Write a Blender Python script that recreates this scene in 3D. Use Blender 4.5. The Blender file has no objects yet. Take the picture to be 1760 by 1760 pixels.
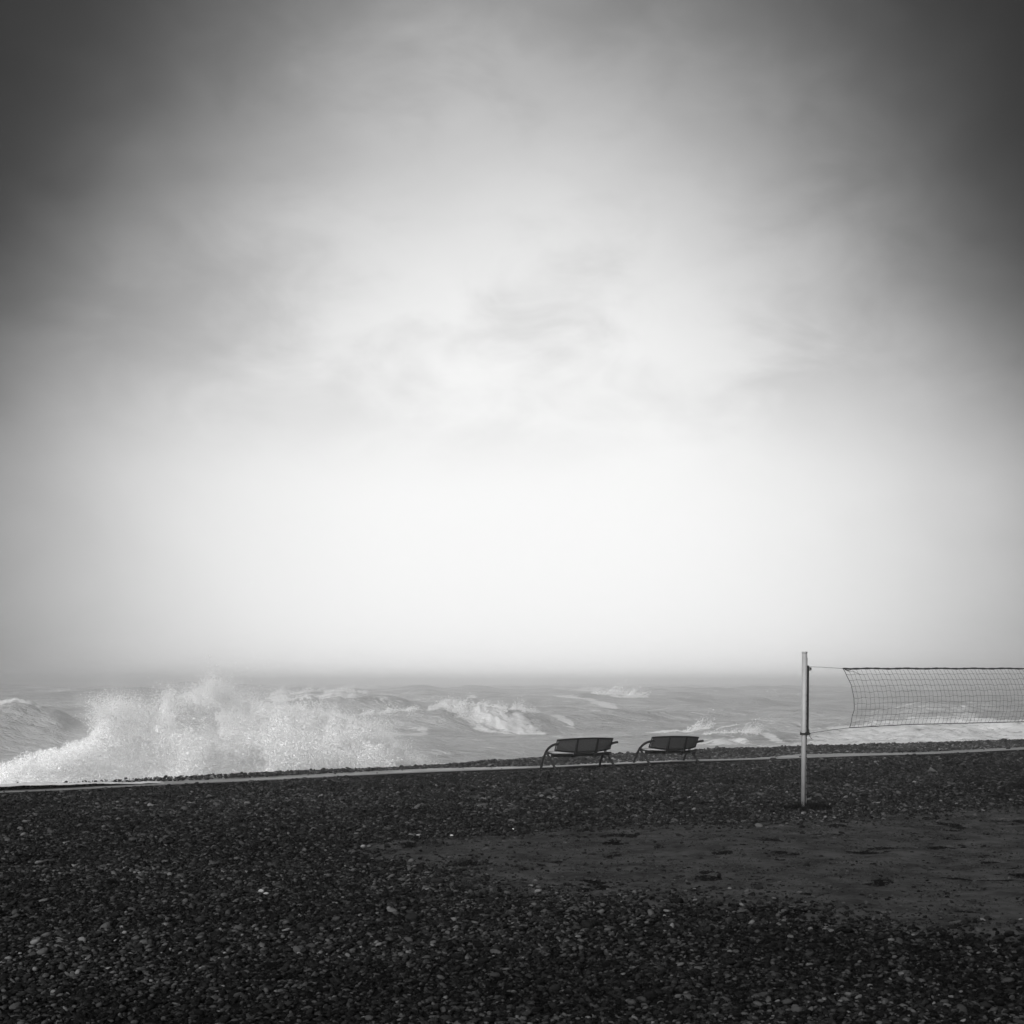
import bpy, bmesh, math, random
import numpy as np
from mathutils import Vector, Matrix, Euler
R = math.radians
random.seed(7)
rng = np.random.default_rng(11)
sc = bpy.context.scene

# ------------------------------------------------------------------ camera
EYE = 2.14
FPX = 2400.0 / 1760.0            # focal length as a fraction of the frame width
cam = bpy.data.cameras.new('camera')
cam.lens = 36.0 * FPX
cam.sensor_width = 36.0
cam.shift_y = (1172 - 880) / 1760.0
cam.clip_start = 0.1
cam.clip_end = 20000
camo = bpy.data.objects.new('camera', cam)
camo.location = (0, 0, EYE)
camo.rotation_euler = (R(90), 0, 0)
sc.collection.objects.link(camo)
sc.camera = camo

# ------------------------------------------------------------------ render
sc.render.engine = 'CYCLES'
sc.view_settings.view_transform = 'Standard'
sc.view_settings.look = 'None'
sc.view_settings.exposure = 1.6
sc.view_settings.gamma = 1.0
sc.view_settings.use_curve_mapping = False
sc.cycles.volume_bounces = 5
sc.cycles.max_bounces = 20
sc.cycles.diffuse_bounces = 16
sc.cycles.transmission_bounces = 8
sc.cycles.volume_step_rate = 1.0
sc.cycles.volume_max_steps = 256

# ------------------------------------------------------------------ node helper
class NT:
    def __init__(s, tree):
        s.t = tree
        tree.nodes.clear()
    def n(s, typ, ins=None, **kw):
        nd = s.t.nodes.new(typ)
        for k, v in kw.items():
            setattr(nd, k, v)
        for k, v in (ins or {}).items():
            if isinstance(v, bpy.types.NodeSocket):
                s.t.links.new(v, nd.inputs[k])
            else:
                nd.inputs[k].default_value = v
        return nd
    def m(s, op, a, b=0.0, c=0.0, clamp=False):
        nd = s.n('ShaderNodeMath', {0: a, 1: b, 2: c}, operation=op)
        nd.use_clamp = clamp
        return nd.outputs[0]
    def link(s, a, b):
        s.t.links.new(a, b)
    def smooth(s, v, a, b, lo=0.0, hi=1.0):
        nd = s.n('ShaderNodeMapRange', {0: v, 1: a, 2: b, 3: lo, 4: hi})
        nd.interpolation_type = 'SMOOTHSTEP'
        return nd.outputs[0]
    def noise(s, vec, scale, detail=4.0, rough=0.5, dist=0.0):
        return s.n('ShaderNodeTexNoise', {'Vector': vec, 'Scale': scale, 'Detail': detail, 'Roughness': rough, 'Distortion': dist}).outputs[0]

# ------------------------------------------------------------------ world: a bright opening in dark storm cloud
SUN_AZ, SUN_EL = R(-150), R(33)       # azimuth from +Y towards +X
world = bpy.data.worlds.new('World')
sc.world = world
world.use_nodes = True
w = NT(world.node_tree)
geo = w.n('ShaderNodeTexCoord')
d = geo.outputs['Generated']
sep = w.n('ShaderNodeSeparateXYZ', {0: d})
dx, dy, dz = sep.outputs
az = w.m('MULTIPLY', w.m('ARCTAN2', dx, dy), 57.2958)
el = w.m('MULTIPLY', w.m('ARCSINE', dz), 57.2958)
elp = w.m('ABSOLUTE', el)
# soft warping of the opening by large cloud forms
proj = w.n('ShaderNodeCombineXYZ', {0: w.m('MULTIPLY', az, 0.055), 1: w.m('MULTIPLY', elp, 0.075), 2: 3.7}).outputs[0]
n1 = w.noise(proj, 0.8, 5.0, 0.5, 0.5)
mp = w.n('ShaderNodeMapping', {'Vector': proj, 'Rotation': (0, 0, R(38)), 'Scale': (1.0, 1.35, 1.0), 'Location': (1.7, 5.1, 0.0)}).outputs[0]
n2 = w.noise(mp, 1.15, 6.0, 0.48, 0.25)
azc = w.m('DIVIDE', w.m('SUBTRACT', az, 0.2), w.smooth(elp, 2.0, 21.0, 1.26, 0.94))
elc = w.m('DIVIDE', w.m('SUBTRACT', elp, 5.5), 1.15)
rr = w.m('SQRT', w.m('ADD', w.m('MULTIPLY', azc, azc), w.m('MULTIPLY', elc, elc)))
rr = w.m('ADD', rr, w.m('MULTIPLY', w.m('SUBTRACT', n1, 0.5), -4.5))
rr = w.m('ADD', rr, w.m('MULTIPLY', w.m('SUBTRACT', n2, 0.5), w.m('MULTIPLY', w.smooth(elp, 3.0, 14.0), -5.0)))
rr = w.m('MAXIMUM', rr, 0.0)
lobe = w.m('EXPONENT', w.m('MULTIPLY', w.m('POWER', w.m('DIVIDE', rr, 17.6), 3.5), -1.15))
n3 = w.noise(mp, 3.2, 7.0, 0.62, 0.5)
n2 = w.m('ADD', w.m('MULTIPLY', n2, 0.65), w.m('MULTIPLY', n3, 0.35))
veil = w.m('SUBTRACT', 1.0, w.m('MULTIPLY', w.smooth(n2, 0.40, 0.64), w.m('MULTIPLY', w.smooth(elp, 7.0, 14.0), 0.30)))
glow = w.m('MULTIPLY', w.m('MULTIPLY', lobe, veil), 0.306)
base = w.m('ADD', 0.006, w.m('MULTIPLY', n1, 0.012))
cloud = w.m('MULTIPLY', w.m('ADD', glow, base), 10.0)
sky = w.n('ShaderNodeTexSky')
sky.sky_type = 'NISHITA'
sky.sun_disc = False
sky.sun_elevation = SUN_EL
sky.sun_rotation = SUN_AZ
bw = w.n('ShaderNodeRGBToBW', {0: sky.outputs[0]}).outputs[0]
tot = w.m('ADD', cloud, w.m('MULTIPLY', bw, 0.004))   # a little clear sky light through dense cloud
colr = w.n('ShaderNodeCombineColor', {0: tot, 1: tot, 2: tot}).outputs[0]
bg = w.n('ShaderNodeBackground', {'Color': colr, 'Strength': 0.1})
w.link(bg.outputs[0], w.n('ShaderNodeOutputWorld').inputs[0])

# ------------------------------------------------------------------ one broad, overcast sun
sl = bpy.data.lights.new('sun', 'SUN')
sl.energy = 1.5
sl.angle = R(48)
sl.color = (1.0, 1.0, 1.0)
so = bpy.data.objects.new('sun', sl)
sdir = Vector((math.sin(SUN_AZ) * math.cos(SUN_EL), math.cos(SUN_AZ) * math.cos(SUN_EL), math.sin(SUN_EL)))
so.rotation_euler = sdir.to_track_quat('Z', 'Y').to_euler()
so.location = (0, 0, 30)
sc.collection.objects.link(so)

# ------------------------------------------------------------------ helpers
COL = sc.collection
def tag(o, label=None, cat=None, group=None, kind=None):
    if label: o['label'] = label
    if cat: o['category'] = cat
    if group: o['group'] = group
    if kind: o['kind'] = kind
    return o
def obj(name, me, mat=None, parent=None):
    me.name = name
    o = bpy.data.objects.new(name, me)
    COL.objects.link(o)
    if mat and not me.materials: me.materials.append(mat)
    if parent: o.parent = parent
    return o
def empty(name, loc=(0, 0, 0), rot=(0, 0, 0)):
    o = bpy.data.objects.new(name, None)
    o.location = loc; o.rotation_euler = rot
    o.empty_display_size = 0.2
    COL.objects.link(o)
    return o
def grid_mesh(V, nu, nv, smooth=True):
    """V: (nu*nv,3) array, row-major (u major)"""
    me = bpy.data.meshes.new('grid')
    me.vertices.add(nu * nv)
    me.vertices.foreach_set('co', V.astype(np.float32).ravel())
    i = np.arange((nu - 1) * (nv - 1))
    a = (i // (nv - 1)) * nv + i % (nv - 1)
    quads = np.stack([a, a + nv, a + nv + 1, a + 1], 1).astype(np.int32)
    me.loops.add(quads.size)
    me.loops.foreach_set('vertex_index', quads.ravel())
    me.polygons.add(len(quads))
    me.polygons.foreach_set('loop_start', np.arange(len(quads), dtype=np.int32) * 4)
    me.polygons.foreach_set('use_smooth', np.full(len(quads), smooth))
    me.update(calc_edges=True)
    return me
def fattr(me, name, arr):
    a = me.attributes.new(name, 'FLOAT', 'POINT')
    a.data.foreach_set('value', np.asarray(arr, np.float32).ravel())
def bm_mesh(bm, smooth=False):
    me = bpy.data.meshes.new('m')
    bmesh.ops.recalc_face_normals(bm, faces=bm.faces)
    for f in bm.faces: f.smooth = smooth
    bm.to_mesh(me); bm.free()
    return me
def tube(bm, pts, r, seg=8, caps=True):
    pts = [Vector(p) for p in pts]
    rs = r if isinstance(r, (list, tuple)) else [r] * len(pts)
    rings = []
    up = None
    for i, p in enumerate(pts):
        t = (pts[min(i + 1, len(pts) - 1)] - pts[max(i - 1, 0)]).normalized()
        if up is None:
            up = Vector((0, 0, 1)) if abs(t.z) < 0.9 else Vector((1, 0, 0))
        a = t.cross(up).normalized(); b = t.cross(a).normalized(); up = -b if (-b).dot(up) > 0 else b
        rings.append([bm.verts.new(p + (a * math.cos(k * 2 * math.pi / seg) + b * math.sin(k * 2 * math.pi / seg)) * rs[i]) for k in range(seg)])
    for q in range(len(rings) - 1):
        for k in range(seg):
            bm.faces.new([rings[q][k], rings[q][(k + 1) % seg], rings[q + 1][(k + 1) % seg], rings[q + 1][k]])
    if caps:
        bm.faces.new(rings[0][::-1]); bm.faces.new(rings[-1])
def box(bm, c, s, rot=None):
    M = Matrix.Translation(c) @ (rot.to_matrix().to_4x4() if rot else Matrix()) @ Matrix.Diagonal((s[0], s[1], s[2], 1))
    bmesh.ops.create_cube(bm, size=1.0, matrix=M)

# lattice noise in numpy --------------------------------------------------
def _hash(ix, iy, iz, seed):
    h = (ix.astype(np.int64) * 374761393 + iy.astype(np.int64) * 668265263 + iz.astype(np.int64) * 2147483647 + seed * 1274126177) & 0xffffffff
    h = ((h ^ (h >> 13)) * 1274126177) & 0xffffffff
    h = ((h ^ (h >> 16)) * 2246822519) & 0xffffffff
    return ((h ^ (h >> 15)) & 0xffff) / 65535.0
def vnoise(x, y, z=None, seed=0):
    if z is None: z = np.zeros_like(x) + 0.37
    ix, iy, iz = np.floor(x), np.floor(y), np.floor(z)
    fx, fy, fz = x - ix, y - iy, z - iz
    fx = fx * fx * (3 - 2 * fx); fy = fy * fy * (3 - 2 * fy); fz = fz * fz * (3 - 2 * fz)
    ix, iy, iz = ix.astype(np.int64), iy.astype(np.int64), iz.astype(np.int64)
    def c(a, b, e): return _hash(ix + a, iy + b, iz + e, seed)
    x00 = c(0, 0, 0) * (1 - fx) + c(1, 0, 0) * fx
    x10 = c(0, 1, 0) * (1 - fx) + c(1, 1, 0) * fx
    x01 = c(0, 0, 1) * (1 - fx) + c(1, 0, 1) * fx
    x11 = c(0, 1, 1) * (1 - fx) + c(1, 1, 1) * fx
    return (x00 * (1 - fy) + x10 * fy) * (1 - fz) + (x01 * (1 - fy) + x11 * fy) * fz
def fbm(x, y, z=None, oct=4, seed=0, gain=0.5):
    s = 0; a = 1; t = 0; f = 1.0
    for k in range(oct):
        s = s + a * (vnoise(x * f + 13.1 * k, y * f - 7.7 * k, None if z is None else z * f, seed + k) - 0.5) * 2
        t += a; a *= gain; f *= 2.03
    return s / t
def sstep(v, a, b):
    t = np.clip((v - a) / (b - a), 0, 1)
    return t * t * (3 - 2 * t)

# coast axes: K runs along the shore (right and away), N points out to sea
KX, KY = 0.839, 0.545
NX, NY = -0.545, 0.839
def st(x, y): return x * KX + y * KY, x * NX + y * NY
def xy(s, t): return s * KX + t * NX, s * KY + t * NY
SEA = -1.6
kerb_s = np.array([-60, 7.5, 10.5, 13.9, 17.8, 19.8, 26.5, 32.7, 80])
kerb_t = np.array([27.3, 27.35, 27.85, 28.22, 28.10, 28.05, 27.95, 27.6, 27.4])
crest_s = np.array([-60, 5, 9.5, 10.8, 12.9, 14.6, 16.3, 20.0, 21.2, 24.5, 29.1, 32.4, 38.5, 90])
crest_t = np.array([28.3, 28.3, 28.7, 29.2, 29.3, 29.6, 30.1, 31.5, 31.8, 32.5, 33.0, 33.0, 32.4, 32.4])
def kt(s): return np.interp(s, kerb_s, kerb_t)
def ct(s): return np.interp(s, crest_s, crest_t)

def ground_z(x, y):
    s, t = st(x, y)
    z = 0.035 * fbm(x * 0.35, y * 0.35, oct=3, seed=3) + 0.012 * fbm(x * 1.7, y * 1.7, oct=3, seed=5)
    z = z * (1 - 0.7 * np.exp(-((t - kt(s)) / 1.0) ** 2))
    c = ct(s)
    drop = np.clip(t - c, 0, None)
    z = z + 0.06 * np.exp(-((t - c + 0.6) / 1.1) ** 2) * (0.5 + fbm(x * 0.9, y * 0.9, seed=9))
    z = z - np.minimum(drop * 0.34, 4.0) * sstep(drop, 0, 0.9)
    return z

# sand patch outline (world metres)
def PW(px, py, z=0.0):
    Y = (EYE - z) * 2400.0 / (py - 1172.0)
    return ((px - 880.0) / 2400.0 * Y, Y)
sand_px = [(640, 1452), (690, 1440), (760, 1430), (830, 1427), (900, 1420), (1000, 1412), (1100, 1409), (1210, 1406), (1300, 1404), (1350, 1400), (1400, 1398),
           (1460, 1396), (1560, 1389), (1680, 1380), (1900, 1372), (2200, 1372), (2500, 1420), (2500, 1640), (2000, 1625), (1700, 1618), (1560, 1606), (1430, 1586), (1330, 1570), (1230, 1556),
           (1120, 1549), (1000, 1545), (880, 1533), (800, 1518), (740, 1500), (690, 1478)]
sand_poly = np.array([PW(a, b + (8 if b < 1450 else 0)) for a, b in sand_px])
def poly_sd(x, y, poly):
    """signed distance, positive inside"""
    x = np.asarray(x); y = np.asarray(y)
    dmin = np.full(x.shape, 1e9); inside = np.zeros(x.shape, bool)
    n = len(poly)
    for i in range(n):
        x0, y0 = poly[i]; x1, y1 = poly[(i + 1) % n]
        ex, ey = x1 - x0, y1 - y0
        tt = np.clip(((x - x0) * ex + (y - y0) * ey) / (ex * ex + ey * ey), 0, 1)
        dmin = np.minimum(dmin, np.hypot(x - x0 - tt * ex, y - y0 - tt * ey))
        cond = ((y0 > y) != (y1 > y)) & (x < (x1 - x0) * (y - y0) / (y1 - y0 + 1e-12) + x0)
        inside ^= cond
    return np.where(inside, dmin, -dmin)
def sand_sd(x, y):
    return poly_sd(x, y, sand_poly) + 0.75 * np.exp(-(((x + 1.34) / 0.7) ** 2 + ((y - 17.9) / 1.1) ** 2)) + 0.55 * fbm(x * 1.0, y * 0.8, oct=5, seed=21, gain=0.62)

# ------------------------------------------------------------------ materials
def mat(name):
    m = bpy.data.materials.new(name); m.use_nodes = True
    return m, NT(m.node_tree)
def simple(name, col, rough=0.6, var=0.25, scale=8.0, bump=0.1, metal=0.0, spec=0.5):
    m, t = mat(name)
    tc = t.n('ShaderNodeTexCoord').outputs['Object']
    n = t.noise(tc, scale, 6.0, 0.6)
    v = t.m('MULTIPLY', t.m('ADD', 1.0 - var, t.m('MULTIPLY', n, 2 * var)), col)
    c = t.n('ShaderNodeCombineColor', {0: v, 1: v, 2: v}).outputs[0]
    b = t.n('ShaderNodeBump', {'Strength': bump, 'Distance': 0.01, 'Height': t.noise(tc, scale * 6, 4, 0.6)})
    p = t.n('ShaderNodeBsdfPrincipled', {'Base Color': c, 'Roughness': rough, 'Metallic': metal, 'Specular IOR Level': spec, 'Normal': b.outputs[0]})
    t.link(p.outputs[0], t.n('ShaderNodeOutputMaterial').inputs[0])
    return m
M = {}
M['bench_metal'] = simple('bench_metal', 0.006, 0.5, 0.3, 14, 0.12, spec=0.2)
M['bench_leg'] = simple('bench_leg', 0.014, 0.6, 0.3, 14, 0.12, spec=0.12)
M['seat_metal'] = simple('seat_metal', 0.10, 0.22, 0.3, 14, 0.05)
M['post_paint'] = simple('post_paint', 0.30, 0.5, 0.34, 4, 0.15)
M['post_side'] = simple('post_side', 0.30, 0.5, 0.2, 5, 0.1)
M['black'] = simple('black_plastic', 0.012, 0.5, 0.3, 20, 0.1)
M['cord'] = simple('net_cord', 0.02, 0.8, 0.3, 30, 0.1)
M['pulley'] = simple('pulley', 0.45, 0.4, 0.2, 20, 0.1)
M['hole'] = simple('hole', 0.02, 0.9, 0.2, 20, 0.0)
M['weed'] = simple('dark_weed', 0.006, 0.8, 0.5, 20, 0.2, spec=0.05)
M['edge_shade'] = simple('kerb_shade_paint', 0.010, 0.8, 0.4, 12, 0.4, spec=0.1)  # shade on the path's near face, put into the colour
M['ground'] = simple('wet_gravel', 0.007, 0.8, 0.5, 30, 0.6, spec=0.0)

# concrete path
def concrete():
    m, t = mat('pale_concrete')
    tc = t.n('ShaderNodeTexCoord').outputs['Object']
    a = t.noise(tc, 0.7, 5, 0.6); b = t.noise(tc, 14.0, 5, 0.7)
    v = t.m('ADD', 0.08, t.m('ADD', t.m('MULTIPLY', a, 0.13), t.m('MULTIPLY', b, 0.08)))
    c = t.n('ShaderNodeCombineColor', {0: v, 1: v, 2: v}).outputs[0]
    rg = t.smooth(a, 0.35, 0.65, 0.28, 0.55)
    bp = t.n('ShaderNodeBump', {'Strength': 0.3, 'Distance': 0.01, 'Height': t.noise(tc, 60, 5, 0.7)})
    p = t.n('ShaderNodeBsdfPrincipled', {'Base Color': c, 'Roughness': rg, 'Normal': bp.outputs[0]})
    t.link(p.outputs[0], t.n('ShaderNodeOutputMaterial').inputs[0])
    return m
M['concrete'] = concrete()
def sandmat():
    m, t = mat('dark_sand')
    tc = t.n('ShaderNodeTexCoord').outputs['Object']
    a = t.noise(tc, 0.6, 5, 0.6); b = t.noise(tc, 60.0, 4, 0.8); c2 = t.noise(tc, 5.0, 6, 0.65)
    v = t.m('MULTIPLY', t.m('ADD', 0.55, t.m('ADD', t.m('MULTIPLY', a, 0.4), t.m('ADD', t.m('MULTIPLY', b, 0.5), t.m('MULTIPLY', c2, 0.35)))), 0.040)
    v = t.m('MULTIPLY', v, t.smooth(t.noise(tc, 1.6, 8, 0.75), 0.36, 0.64, 0.58, 1.38))
    v = t.m('MULTIPLY', v, t.smooth(c2, 0.30, 0.42, 0.55, 1.0))
    c = t.n('ShaderNodeCombineColor', {0: v, 1: v, 2: v}).outputs[0]
    bp = t.n('ShaderNodeBump', {'Strength': 0.8, 'Distance': 0.012, 'Height': t.m('ADD', t.m('MULTIPLY', c2, 1.5), b)})
    p = t.n('ShaderNodeBsdfPrincipled', {'Base Color': c, 'Roughness': 0.9, 'Specular IOR Level': 0.0, 'Normal': bp.outputs[0]})
    t.link(p.outputs[0], t.n('ShaderNodeOutputMaterial').inputs[0])
    return m
M['sand'] = sandmat()
def pebmat(instancer):
    m, t = mat('pebble_stone' if instancer else 'pebble_stone_large')
    if instancer:
        at = t.n('ShaderNodeAttribute'); at.attribute_type = 'INSTANCER'; at.attribute_name = 'tone'; r = at.outputs['Fac']
        oi = t.n('ShaderNodeObjectInfo').outputs['Random']
    else:
        oi = t.n('ShaderNodeObjectInfo').outputs['Random']
        at = t.n('ShaderNodeAttribute'); at.attribute_type = 'OBJECT'; at.attribute_name = 'tone'; r = at.outputs['Fac']
    tc = t.n('ShaderNodeTexCoord').outputs['Object']
    off = t.n('ShaderNodeCombineXYZ', {0: t.m('MULTIPLY', oi, 57.0), 1: t.m('MULTIPLY', oi, 91.0), 2: 0.0}).outputs[0]
    vec = t.n('ShaderNodeVectorMath', {0: tc, 1: off}, operation='ADD').outputs[0]
    n = t.noise(vec, 2.2, 6, 0.65)
    v = t.m('MULTIPLY', r, t.m('ADD', 0.45, t.m('MULTIPLY', n, 1.1)))
    c = t.n('ShaderNodeCombineColor', {0: v, 1: v, 2: v}).outputs[0]
    bp = t.n('ShaderNodeBump', {'Strength': 0.35, 'Distance': 0.05, 'Height': t.noise(vec, 7.0, 5, 0.7)})
    p = t.n('ShaderNodeBsdfPrincipled', {'Base Color': c, 'Roughness': 0.75, 'Specular IOR Level': 0.03, 'Normal': bp.outputs[0]})
    t.link(p.outputs[0], t.n('ShaderNodeOutputMaterial').inputs[0])
    return m
M['pebble'] = pebmat(True)
M['pebble_big'] = pebmat(False)

def seamat():
    m, t = mat('storm_sea')
    ps = t.n('ShaderNodeTexCoord').outputs['Object']
    at = t.n('ShaderNodeAttribute'); at.attribute_name = 'foam'; foam = at.outputs['Fac']
    rot = t.n('ShaderNodeMapping', {'Vector': ps, 'Rotation': (0, 0, R(-8)), 'Scale': (0.45, 1.0, 1.0)}).outputs[0]
    lace = t.noise(rot, 0.8, 9, 0.70, 1.0)
    fine = t.noise(rot, 3.2, 6, 0.7, 0.6)
    mix = t.m('ADD', t.m('MULTIPLY', lace, 0.65), t.m('MULTIPLY', fine, 0.35))
    mix = t.m('ADD', t.m('MULTIPLY', t.m('SUBTRACT', mix, 0.5), 2.1), 0.5)
    thr = t.m('SUBTRACT', 1.06, foam)
    ff = t.n('ShaderNodeMapRange', {0: t.m('ADD', mix, t.m('SUBTRACT', 0.0, t.m('MULTIPLY', thr, 0.62))), 1: 0.05, 2: 0.22, 3: 0.0, 4: 1.0})
    ff.interpolation_type = 'SMOOTHSTEP'; ff = ff.outputs[0]
    lv = t.n('ShaderNodeMapping', {'Vector': ps, 'Rotation': (0, 0, R(-5)), 'Scale': (0.22, 0.9, 1.0)}).outputs[0]
    ln = t.noise(lv, 0.9, 7, 0.62, 0.8)
    thin = t.smooth(t.m('ABSOLUTE', t.m('SUBTRACT', ln, 0.52)), 0.0, 0.022, 0.42, 0.0)
    thin = t.m('MULTIPLY', thin, t.smooth(t.noise(rot, 0.12, 4, 0.6), 0.42, 0.6))
    ff = t.m('MAXIMUM', ff, thin)
    silt = t.m('ADD', 0.08, t.m('MULTIPLY', t.noise(lv, 0.5, 7, 0.65, 0.6), 0.56))
    sc_ = t.n('ShaderNodeCombineColor', {0: silt, 1: silt, 2: silt}).outputs[0]
    h = t.m('ADD', t.m('MULTIPLY', t.noise(rot, 1.6, 8, 0.62, 0.4), 1.0), t.m('MULTIPLY', t.noise(rot, 7.0, 4, 0.6), 0.25))
    bp = t.n('ShaderNodeBump', {'Strength': 1.0, 'Distance': 0.6, 'Height': h})
    wat = t.n('ShaderNodeBsdfPrincipled', {'Base Color': sc_, 'Roughness': 0.38, 'IOR': 1.33, 'Normal': bp.outputs[0]})
    fb = t.n('ShaderNodeBump', {'Strength': 0.7, 'Distance': 0.25, 'Height': mix})
    dif = t.n('ShaderNodeBsdfDiffuse', {'Color': (0.86, 0.86, 0.86, 1), 'Normal': fb.outputs[0]})
    trn = t.n('ShaderNodeBsdfTranslucent', {'Color': (0.86, 0.86, 0.86, 1), 'Normal': fb.outputs[0]})
    fo = t.n('ShaderNodeMixShader', {0: 0.35, 1: dif.outputs[0], 2: trn.outputs[0]})
    ms = t.n('ShaderNodeMixShader', {0: ff, 1: wat.outputs[0], 2: fo.outputs[0]})
    t.link(ms.outputs[0], t.n('ShaderNodeOutputMaterial').inputs[0])
    return m
M['sea'] = seamat()
def spraymat(name='spray_water', a=0.2, col=0.98):
    m, t = mat(name)
    dif = t.n('ShaderNodeBsdfDiffuse', {'Color': (col, col, col, 1)})
    trn = t.n('ShaderNodeBsdfTranslucent', {'Color': (col, col, col, 1)})
    ms = t.n('ShaderNodeMixShader', {0: a, 1: dif.outputs[0], 2: trn.outputs[0]})
    t.link(ms.outputs[0], t.n('ShaderNodeOutputMaterial').inputs[0])
    return m
M['spray'] = spraymat()

# ------------------------------------------------------------------ beach: one sheet from behind the camera to under the sea
def axis_grid(lo, hi, parts):
    out = [lo]
    for end, step in parts:
        n = max(1, int(round((end - out[-1]) / step)))
        out += list(np.linspace(out[-1], end, n + 1)[1:])
    return np.array(out)
ys = axis_grid(-60, 60, [(0, 6.0), (6, 1.0), (52, 0.16), (75, 0.8), (160, 8)])
xs = axis_grid(-120, 120, [(-24, 6.0), (24, 0.2), (160, 6.0)])
X, Y = np.meshgrid(xs, ys, indexing='ij')
Z = ground_z(X, Y)
beach = obj('shingle_beach', grid_mesh(np.stack([X.ravel(), Y.ravel(), Z.ravel()], 1), len(xs), len(ys)), M['ground'])
tag(beach, kind='structure')

# sand: its edges dive under the shingle
xs = np.arange(-4.5, 15.0, 0.05); ys = np.arange(9.5, 27.0, 0.05)
X, Y = np.meshgrid(xs, ys, indexing='ij')
sd = sand_sd(X, Y)
Z = ground_z(X, Y) + 0.022 * np.tanh(sd / 0.4) - 0.004
foot = fbm(X * 3.0, Y * 3.0, oct=3, seed=33)
Z += 0.020 * foot + 0.022 * np.abs(fbm(X * 5, Y * 5, oct=3, seed=35, gain=0.7)) - 0.045 * sstep(fbm(X * 2.3 + 5, Y * 2.0, oct=3, seed=40), 0.18, 0.42)
sand = obj('sand', grid_mesh(np.stack([X.ravel(), Y.ravel(), Z.ravel()], 1), len(xs), len(ys)), M['sand'])
tag(sand, kind='structure')

# ------------------------------------------------------------------ concrete path with its edge shade painted as a dark strip along the shingle
def path():
    ss = np.concatenate([np.arange(-6, 60, 0.5)])
    wd = 1.6
    prof = [(-0.02, -0.35), (0.0, 0.052), (0.018, 0.064), (0.12, 0.066), (wd, 0.060), (wd + 0.01, -0.30)]
    V = []
    for s in ss:
        t0 = float(kt(s)) + 0.010 * math.sin(s * 1.3)
        for a, z in prof:
            x, y = xy(s, t0 + a)
            V.append((x, y, z + 0.006 * math.sin(s * 0.9) + 0.015 * math.sin(s * 0.31 + 1)))
    me = grid_mesh(np.array(V), len(ss), len(prof), smooth=False)
    o = obj('path', me, M['concrete'])
    tag(o, kind='structure')
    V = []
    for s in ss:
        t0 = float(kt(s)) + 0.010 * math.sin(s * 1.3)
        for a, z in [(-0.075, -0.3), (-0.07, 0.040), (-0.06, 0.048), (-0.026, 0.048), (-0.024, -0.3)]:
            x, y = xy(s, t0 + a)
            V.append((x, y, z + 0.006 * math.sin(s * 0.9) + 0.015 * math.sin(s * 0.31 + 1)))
    o2 = obj('kerb_shade', grid_mesh(np.array(V), len(ss), 5, smooth=False), M['edge_shade'])  # added dark strip: the path edge's shadow painted as a near-black board
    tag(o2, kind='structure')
    return o
path()

# ------------------------------------------------------------------ pebbles
def pebble_mesh(seed, sub=2):
    r = random.Random(seed)
    bm = bmesh.new()
    bmesh.ops.create_icosphere(bm, subdivisions=sub, radius=0.5)
    dirs = [(Vector((r.gauss(0, 1), r.gauss(0, 1), r.gauss(0, 1))).normalized(), r.uniform(0.62, 0.95)) for _ in range(5)]
    asp = (1.0, r.uniform(0.6, 0.85), r.uniform(0.38, 0.55))
    for v in bm.verts:
        p = v.co.normalized()
        k = 1.0
        for dd, cut in dirs:
            q = p.dot(dd)
            if q > cut * 0.9: k *= 1 - 0.5 * (q - cut * 0.9)
        k *= 1 + 0.07 * math.sin(3.1 * p.x + seed) * math.cos(2.7 * p.y - seed)
        v.co = Vector((p.x * asp[0], p.y * asp[1], p.z * asp[2])) * 0.5 * k
    me = bm_mesh(bm, True)
    return me
VARS = [pebble_mesh(100 + i, 2) for i in range(8)]
def tone(n, r=rng):
    t = 0.004 + 0.020 * r.random(n) ** 1.8
    k = r.random(n)
    t = np.where(k > 0.78, 0.022 + 0.045 * r.random(n), t)
    t = np.where(k > 0.982, 0.07 + 0.07 * r.random(n), t)
    return t
zones = [(6.5, 11, 1250, 0.040), (11, 16, 950, 0.045), (16, 24, 560, 0.053), (24, 34, 420, 0.060), (34, 52, 270, 0.073)]
PX, PY, PS = [], [], []
for y0, y1, den, size in zones:
    area_n = int(den * (y1 - y0) * (0.82 * y1 + 4))
    yy = rng.uniform(y0, y1, area_n); xx = rng.uniform(-0.41 * y1 - 2, 0.41 * y1 + 2, area_n)
    keep = np.abs(xx) < 0.41 * yy + 1.6
    xx, yy = xx[keep], yy[keep]
    PX.append(xx); PY.append(yy); PS.append(size * np.exp(rng.normal(-0.12, 0.33, len(xx))))
PX, PY, PS = map(np.concatenate, (PX, PY, PS))
def free_w(s):
    return np.interp(s, [6, 9, 13.9, 16.8, 18.3, 19.8, 23, 26.5, 28.6, 30.5, 32.7, 50], [0.5, 0.7, 0.8, 1.05, 0.75, 0.40, 0.38, 0.5, 1.3, 1.2, 0.75, 0.8])
s_, t_ = st(PX, PY)
sdv = sand_sd(PX, PY)
onpath = (t_ > kt(s_) - 0.10) & (t_ < kt(s_) + free_w(s_) + 0.06 * fbm(s_ * 3, t_ * 0, seed=51))
lone = rng.random(len(PX))
atpost = (np.abs(PX - 5.0) < 0.42) & (np.abs(PY - 23.62) < 0.36)
swept = (t_ > kt(s_) + free_w(s_)) & (rng.random(len(PX)) > 0.10 + 0.9 * sstep(s_, 8.5, 13.0))
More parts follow.
